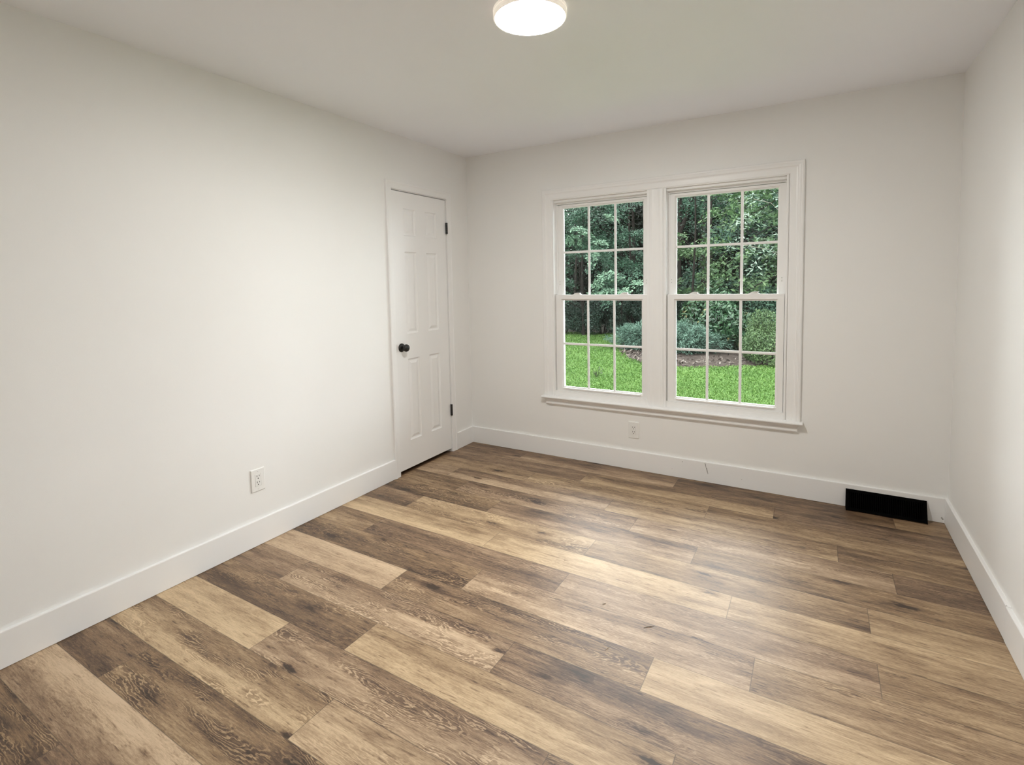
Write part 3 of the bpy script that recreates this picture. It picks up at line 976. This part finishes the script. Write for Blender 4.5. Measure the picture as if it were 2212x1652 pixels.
def spray_leaves(centers, radii, per, size, flat=0.22, tilt=0.35, jitter=0.45, droop=0.25):
    """leaves on flat, slightly drooping sprays of foliage"""
    C, N_, L_, S_ = [], [], [], []
    for c, r in zip(centers, radii):
        n = max(8, int(per * r * r / 0.25))
        ang = nr.uniform(0, 2 * PI, n)
        rad = np.sqrt(nr.uniform(0, 1, n)) * r
        up = np.array([0, 0, 1.0]) + nr.normal(size=3) * tilt
        up /= np.linalg.norm(up)
        a = np.cross(up, [1, 0.2, 0]); a /= np.linalg.norm(a)
        b = np.cross(up, a)
        # ragged outline
        lobe = 0.72 + 0.28 * np.sin(ang * 5 + nr.uniform(0, 6)) * np.sin(ang * 3 + nr.uniform(0, 6))
        rad = rad * lobe
        p = c + a * (np.cos(ang) * rad)[:, None] + b * (np.sin(ang) * rad)[:, None] + up * (nr.normal(size=n) * r * flat)[:, None]
        p[:, 2] -= droop * (rad ** 2) / max(r, 0.1)
        out = a * np.cos(ang)[:, None] + b * np.sin(ang)[:, None]
        C.append(p)
        N_.append(up + nr.normal(size=(n, 3)) * jitter)
        L_.append(out + nr.normal(size=(n, 3)) * 0.5 + np.array([0, 0, -0.3]))
        S_.append(size * nr.uniform(0.6, 1.3, n))
    return np.concatenate(C), np.concatenate(N_), np.concatenate(L_), np.concatenate(S_)

def tree(base, height, trunk_r, label, mat, sprays, per, leaf, lean=(0, 0), fork=None, crown=None, group=None, bark=None, cat='tree', name='woodland_tree', limbs=6, asp=0.55, jitter=0.45, bend=0.12, spray_r=(0.35, 0.75), flat=0.2, extra=None):
    """base (x, y); crown = (x0, x1, y0, y1, z0, z1) box the sprays are thrown in"""
    root = empty(name, (base[0], base[1], GZ))
    tag(root, label, cat, group)
    bm = bmesh.new()
    n = 7
    ph = nr.uniform(0, 6)
    spine = []
    for k in range(n + 1):
        t = k / n
        spine.append(Vector((base[0] + lean[0] * t * height + bend * math.sin(ph + t * 5) * t, base[1] + lean[1] * t * height + bend * math.cos(ph + t * 4) * t, GZ - 0.1 + (height + 0.1) * t)))
    add_tube(bm, spine, [trunk_r * (1.25 if k == 0 else 1.0 - 0.75 * k / n) for k in range(n + 1)], 8)
    if fork:
        zf, dx, dy, fr = fork
        t = zf / height
        k = int(t * n)
        p0 = spine[k].lerp(spine[min(k + 1, n)], t * n - k)
        add_tube(bm, [p0, p0 + Vector((dx * 0.35, dy * 0.35, 0.35)), p0 + Vector((dx, dy, 1.2)), p0 + Vector((dx * 1.5, dy * 1.5, 3.0))], [fr, fr * 0.95, fr * 0.8, fr * 0.4], 8)
    x0, x1, y0, y1, z0, z1 = crown
    cs = np.stack([nr.uniform(x0, x1, sprays), nr.uniform(y0, y1, sprays), nr.uniform(z0, z1, sprays)], 1)
    rr = nr.uniform(spray_r[0], spray_r[1], sprays)
    if extra:
        cs = np.array([e[:3] for e in extra])
        rr = np.array([e[3] for e in extra])
    for c in cs[:limbs]:
        t = min(0.95, max(0.1, (c[2] - GZ) / height - 0.08))
        k = int(t * n)
        p0 = spine[k].lerp(spine[min(k + 1, n)], t * n - k)
        q = Vector(c)
        mid = p0.lerp(q, 0.5) + Vector((0, 0, 0.12))
        add_tube(bm, [p0, mid, q], [trunk_r * 0.32, trunk_r * 0.2, 0.006], 5)
    part('trunk', bm, bark or BARK, root)
    P_, N_, L_, S_ = spray_leaves(cs, rr, per, leaf, jitter=jitter, flat=flat)
    leaf_cloud('foliage', P_, N_, L_, S_, asp, mat, root)
    return root

def shrub(base, rx, ry, h, n, leaf, asp, mat, label, name='shrub', lumps=14, jitter=0.6, up=0.3, cat='shrub', z0=0.0, shell=0.55, group=None):
    root = empty(name, (base[0], base[1], GZ))
    tag(root, label, cat, group)
    bm = bmesh.new()
    for k in range(6):
        a = 2 * PI * k / 6 + 0.4
        p = Vector((base[0] + 0.05 * math.cos(a), base[1] + 0.05 * math.sin(a), GZ - 0.03))
        q = Vector((base[0] + rx * 0.45 * math.cos(a), base[1] + ry * 0.45 * math.sin(a), GZ + h * 0.55))
        add_tube(bm, [p, p.lerp(q, 0.5) + Vector((0, 0, 0.05)), q], [0.022, 0.016, 0.005], 5)
    part('stems', bm, BARK, root)
    # overlapping lumps of foliage
    Cs, Ns = [], []
    for k in range(lumps):
        d = rvec(1)[0]
        d[2] = abs(d[2]) * 1.35 - 0.55
        c = np.array([base[0] + d[0] * rx * 0.62, base[1] + d[1] * ry * 0.62, GZ + z0 + h * 0.42 + d[2] * h * 0.36])
        r = nr.uniform(0.28, 0.5) * np.array([rx, ry, h * 0.62])
        m_ = n // lumps
        dd = rvec(m_)
        rad = nr.uniform(shell, 1.0, m_) ** 0.6
        Cs.append(c + dd * r * rad[:, None])
        Ns.append(dd + nr.normal(size=(m_, 3)) * jitter + np.array([0, 0, up]))
    C = np.concatenate(Cs); Nn = np.concatenate(Ns)
    C[:, 2] = np.maximum(C[:, 2], GZ + 0.03)
    leaf_cloud('foliage', C, Nn, rvec(len(C)) + Nn * 0.3, leaf * nr.uniform(0.6, 1.3, len(C)), asp, mat, root)
    return root

def juniper(base, rx, ry, h, arms, mat, label):
    """feathery plumes that spread and rise from the base"""
    root = empty('juniper_shrub', (base[0], base[1], GZ))
    tag(root, label, 'shrub')
    bm = bmesh.new()
    C, N_, L_, S_ = [], [], [], []
    b = np.array([base[0], base[1], GZ + 0.04])
    for k in range(arms):
        a = nr.uniform(0, 2 * PI)
        e = nr.uniform(0.05, 1.0) ** 0.8
        rr = nr.uniform(0.75, 1.1) * math.cos(e * PI * 0.42)
        tip = b + np.array([math.cos(a) * rx * rr, math.sin(a) * ry * rr, 0.10 + h * math.sin(e * PI / 2) * nr.uniform(0.8, 1.08)])
        mid = b + (tip - b) * 0.5 + np.array([0, 0, 0.10 * h])
        if k < 12:
            add_tube(bm, [b, mid, tip], [0.014, 0.009, 0.003], 5)
        n = 170
        t = nr.uniform(0.25, 1.0, n)
        path = (1 - t)[:, None] ** 2 * b + (2 * t * (1 - t))[:, None] * mid + (t ** 2)[:, None] * tip
        d = tip - mid
        d = d / np.linalg.norm(d)
        wdt = (0.035 + 0.11 * (1 - t))[:, None]
        off = nr.normal(size=(n, 3)) * wdt
        C.append(path + off)
        L_.append(d + off / wdt * 0.45 + np.array([0, 0, 0.15]))
        N_.append(np.array([0, 0, 1.0]) + nr.normal(size=(n, 3)) * 0.7)
        S_.append(nr.uniform(0.05, 0.11, n))
    part('stems', bm, BARK, root)
    C = np.concatenate(C); C[:, 2] = np.maximum(C[:, 2], GZ + 0.05)
    leaf_cloud('foliage', C, np.concatenate(N_), np.concatenate(L_), np.concatenate(S_), 0.16, mat, root)
    return root

# ------------------------------------------------------------------ shrubs at the lawn edge
shrub((-4.75, 12.1), 1.0, 0.8, 1.35, 9000, 0.075, 0.42, LEAF_HEDGE, 'dark blue-green shrub at the left end of the lawn edge', up=0.5)
shrub((-3.45, 12.3), 0.85, 0.8, 1.5, 9000, 0.075, 0.42, LEAF_HEDGE, 'dark rounded shrub behind the far strip of lawn, middle of three', up=0.5)
shrub((-2.3, 12.2), 0.8, 0.8, 1.45, 9000, 0.075, 0.42, LEAF_HEDGE, 'dark green shrub just behind the tip of the left juniper', up=0.5)
juniper((-1.15, 9.0), 1.0, 0.8, 0.52, 110, LEAF_JUN, 'feathery blue-green juniper at the left tip of the mulch bed')
juniper((-0.05, 8.6), 1.05, 0.8, 0.62, 120, LEAF_JUN, 'feathery blue-green juniper in the middle of the mulch bed')
shrub((0.75, 9.2), 0.72, 0.6, 1.55, 5200, 0.125, 0.40, LEAF_LAUREL, 'glossy laurel shrub with some yellow leaves', 'laurel_shrub', jitter=0.5, up=0.3)
shrub((0.35, 10.4), 0.9, 0.6, 1.9, 5000, 0.12, 0.42, LEAF_LAUREL, 'taller laurel shrub behind the juniper', 'laurel_shrub', jitter=0.5)
shrub((1.8, 7.95), 0.62, 0.55, 1.25, 14000, 0.055, 0.34, LEAF_YEW, 'yellow-green fine-leaved shrub at the right of the mulch bed', 'yew_shrub', jitter=0.8)
shrub((2.9, 8.9), 0.7, 0.6, 1.5, 7000, 0.06, 0.34, LEAF_YEW, 'yellow-green shrub beyond the right window edge', 'yew_shrub', jitter=0.8)
shrub((1.65, 10.2), 0.9, 0.7, 2.0, 8000, 0.075, 0.4, LEAF_MID, 'dark tall shrub behind the yellow-green shrub', up=0.4)
shrub((-0.9, 11.6), 1.0, 0.7, 1.75, 8000, 0.075, 0.4, LEAF_HEDGE, 'dark shrub behind the middle juniper', up=0.4)

# ------------------------------------------------------------------ trees
tree((-3.9, 11.8), 6.5, 0.05, 'young tree with flat tiers of blue-green leaves at the far left', LEAF_MID, 46, 210, 0.085, crown=(-5.2, -2.6, 10.2, 12.4, 0.9, 4.6), name='dogwood_tree', spray_r=(0.3, 0.62), flat=0.10, jitter=0.35)
tree((-2.5, 12.4), 6.0, 0.05, 'young tree with tiered sprays left of the mullion', LEAF_MID, 34, 210, 0.08, crown=(-3.4, -1.4, 10.4, 12.6, 0.7, 4.2), name='dogwood_tree', spray_r=(0.3, 0.6), flat=0.10, jitter=0.35)
tree((-4.05, 12.0), 4.2, 0.02, 'thin sapling with blue-green sprays coloured as lit, high in the left-hand window', LEAF_SPRAY, 1, 330, 0.075, crown=(-3.6, -2.4, 9.2, 9.8, 2.4, 2.8), name='dogwood_sapling', flat=0.08, jitter=0.35, limbs=9,
     extra=[(-3.05, 9.5, 2.80, .36), (-2.75, 9.4, 2.62, .30), (-3.25, 9.6, 2.52, .30), (-2.45, 9.5, 2.42, .34), (-2.75, 9.7, 2.05, .28), (-2.15, 9.6, 3.05, .34)])
tree((-2.75, 12.0), 2.6, 0.018, 'low sapling with blue-green tiers coloured as lit, above the left lower sash', LEAF_SPRAY, 1, 330, 0.072, crown=(-2.9, -1.7, 9.2, 9.8, 0.9, 1.6), name='dogwood_sapling', flat=0.08, jitter=0.35, limbs=9,
     extra=[(-2.25, 9.5, 1.55, .34), (-1.95, 9.4, 1.42, .26), (-2.55, 9.5, 1.28, .22), (-2.2, 9.3, 1.10, .40), (-1.75, 9.3, 1.08, .30), (-1.45, 9.6, 1.30, .26), (-2.6, 9.4, 1.02, .28)])
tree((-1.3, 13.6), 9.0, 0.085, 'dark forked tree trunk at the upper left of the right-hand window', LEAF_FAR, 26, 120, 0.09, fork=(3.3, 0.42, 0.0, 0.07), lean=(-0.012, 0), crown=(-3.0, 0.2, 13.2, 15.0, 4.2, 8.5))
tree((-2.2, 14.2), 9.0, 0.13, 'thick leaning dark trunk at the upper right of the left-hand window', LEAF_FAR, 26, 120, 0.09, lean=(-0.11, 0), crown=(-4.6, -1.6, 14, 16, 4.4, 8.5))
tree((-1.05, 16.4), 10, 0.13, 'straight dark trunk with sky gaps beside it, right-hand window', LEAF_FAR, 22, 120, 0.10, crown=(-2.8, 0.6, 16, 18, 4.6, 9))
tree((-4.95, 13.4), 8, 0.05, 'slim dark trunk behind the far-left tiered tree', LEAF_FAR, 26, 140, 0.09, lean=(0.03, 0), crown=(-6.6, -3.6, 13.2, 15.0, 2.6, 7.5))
tree((2.35, 8.0), 4.6, 0.016, 'small pale-leaved tree with a thin light branch, nearest on the right', LEAF_PALE, 20, 100, 0.095, crown=(1.3, 2.9, 6.9, 8.2, 1.6, 3.9), lean=(-0.11, 0), bark=BARKP, name='pale_leaved_tree', asp=0.34, spray_r=(0.2, 0.42), flat=0.3, jitter=0.7)
tree((1.0, 9.9), 6.0, 0.05, 'fresh green broadleaf tree filling the right-hand window', LEAF_LIT, 60, 130, 0.115, crown=(0.1, 2.6, 9.2, 11.2, 1.1, 4.6), name='broadleaf_tree', asp=0.42, spray_r=(0.3, 0.6), flat=0.22, jitter=0.6)
tree((-0.35, 10.9), 5.5, 0.04, 'low green sapling left of the fresh green tree', LEAF_LIT, 26, 150, 0.09, crown=(-1.3, 0.4, 10.6, 12.0, 0.9, 2.7), name='broadleaf_sapling', spray_r=(0.25, 0.5), flat=0.14)
tree((3.4, 10.5), 6.5, 0.07, 'green broadleaf tree beyond the right edge of the window', LEAF_LIT, 50, 110, 0.12, crown=(2.4, 5.0, 9.8, 12.0, 0.6, 5.2), name='broadleaf_tree', asp=0.45)
tree((2.3, 12.6), 8.0, 0.08, 'dense darker tree behind the fresh green tree', LEAF_MID, 60, 110, 0.11, crown=(0.2, 3.8, 12.0, 14.0, 1.0, 6.4), name='broadleaf_tree')
tree((-0.2, 13.0), 8.0, 0.06, 'bushy mid-green tree right of the forked trunk', LEAF_MID, 44, 120, 0.10, crown=(-1.0, 1.4, 12.6, 14.4, 0.8, 5.4), name='broadleaf_tree')
tree((-3.3, 15.0), 9.0, 0.07, 'shaded tree deep behind the tiered saplings', LEAF_MID, 60, 90, 0.11, crown=(-5.4, -1.6, 14.0, 16.5, 0.8, 6.0), name='broadleaf_tree')
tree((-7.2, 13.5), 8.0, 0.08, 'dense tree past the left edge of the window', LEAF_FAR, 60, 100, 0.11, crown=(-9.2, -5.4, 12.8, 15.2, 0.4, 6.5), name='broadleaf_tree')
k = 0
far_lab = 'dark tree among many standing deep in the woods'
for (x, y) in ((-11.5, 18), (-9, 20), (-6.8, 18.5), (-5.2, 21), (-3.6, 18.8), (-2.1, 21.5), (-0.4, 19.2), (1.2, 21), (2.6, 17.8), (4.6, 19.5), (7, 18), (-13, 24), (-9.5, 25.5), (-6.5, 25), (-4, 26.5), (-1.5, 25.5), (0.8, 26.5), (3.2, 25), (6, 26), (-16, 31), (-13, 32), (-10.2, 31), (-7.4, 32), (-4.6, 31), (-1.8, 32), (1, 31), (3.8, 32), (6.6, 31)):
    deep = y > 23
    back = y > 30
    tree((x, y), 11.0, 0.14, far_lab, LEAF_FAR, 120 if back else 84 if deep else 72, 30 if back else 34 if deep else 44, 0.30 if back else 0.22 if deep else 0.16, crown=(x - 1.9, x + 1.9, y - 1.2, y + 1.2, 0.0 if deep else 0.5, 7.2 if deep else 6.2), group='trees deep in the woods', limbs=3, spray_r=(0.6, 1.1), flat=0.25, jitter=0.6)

# ------------------------------------------------------------------ grass and litter
def in_bed(x, y, s=1.0):
    ins = np.zeros(len(x), bool)
    px = [(bc.x + (a - bc.x) * s, bc.y + (b - bc.y) * s) for a, b in bed]
    for (xa, ya), (xb, yb) in zip(px, px[1:] + px[:1]):
        c = ((ya > y) != (yb > y)) & (x < (xb - xa) * (y - ya) / (yb - ya + 1e-12) + xa)
        ins ^= c
    return ins
n = 150000
gy = 3.4 + 9.2 * nr.uniform(0, 1, n) ** 1.1
gx = nr.uniform(0, 1, n) * (2.9 + 0.14 * (gy - 3.4) + 1.8 + 0.62 * (gy - 3.4)) - 1.8 - 0.62 * (gy - 3.4)
keep = ~in_bed(gx, gy, 0.96) & (gy < 12.6)
gx, gy = gx[keep], gy[keep]
n = len(gx)
hgt = nr.uniform(0.02, 0.05, n) * (1 + (gy - 3.4) * 0.05)
lon = np.stack([nr.normal(size=n) * 0.55, nr.normal(size=n) * 0.55, np.ones(n)], 1)
nm = np.stack([nr.normal(size=n), nr.normal(size=n), np.full(n, 0.5)], 1)
g_ = leaf_cloud('grass', np.stack([gx, gy, GZ + hgt * 0.42], 1), nm, lon, hgt, 0.32, GRASSM, None, 0.1)
tag(g_, 'short bright green lawn grass outside the window', 'grass', kind='stuff')
n = 9000
lx = nr.uniform(-2.1, 6.0, n); ly = nr.uniform(6.7, 11.6, n)
kp = in_bed(lx, ly, 1.0)
lx, ly = lx[kp], ly[kp]
n = len(lx)
lit = leaf_cloud('leaf_litter', np.stack([lx, ly, GZ + 0.045 + nr.uniform(0, 0.05, n)], 1), np.array([0, 0, 1.0]) + nr.normal(size=(n, 3)) * 0.5, rvec(n), nr.uniform(0.04, 0.12, n), 0.42, LITTERM)
tag(lit, 'dry brown leaves and twigs scattered over the mulch bed', 'leaf litter', kind='stuff')
# a weed in the lawn
wroot = empty('weed', (-0.89, 5.23, GZ))
tag(wroot, 'small dark weed standing in the lawn, left-hand window', 'weed')
bm = bmesh.new()
wl_c, wl_n, wl_l = [], [], []
for k in range(9):
    a = 2 * PI * k / 9
    q = Vector((-0.89 + 0.10 * math.cos(a), 5.23 + 0.10 * math.sin(a), GZ + 0.10 + 0.05 * (k % 3)))
    add_tube(bm, [(-0.89, 5.23, GZ), ((-0.89 + q.x) / 2, (5.23 + q.y) / 2, GZ + 0.08), q], [0.003, 0.0025, 0.001], 5)
    for t in (0.5, 0.7, 0.85, 1.0):
        wl_c.append((-0.89 + (q.x + 0.89) * t, 5.23 + (q.y - 5.23) * t, GZ + (q.z - GZ) * t))
        wl_n.append((math.cos(a + t * 5) * 0.6, math.sin(a + t * 5) * 0.6, 1)); wl_l.append((math.cos(a + t * 3), math.sin(a + t * 3), 0.1))
part('stems', bm, BARK, wroot)
leaf_cloud('foliage', np.array(wl_c), np.array(wl_n), np.array(wl_l), np.full(len(wl_c), 0.045), 0.4, LEAF_FAR, wroot)
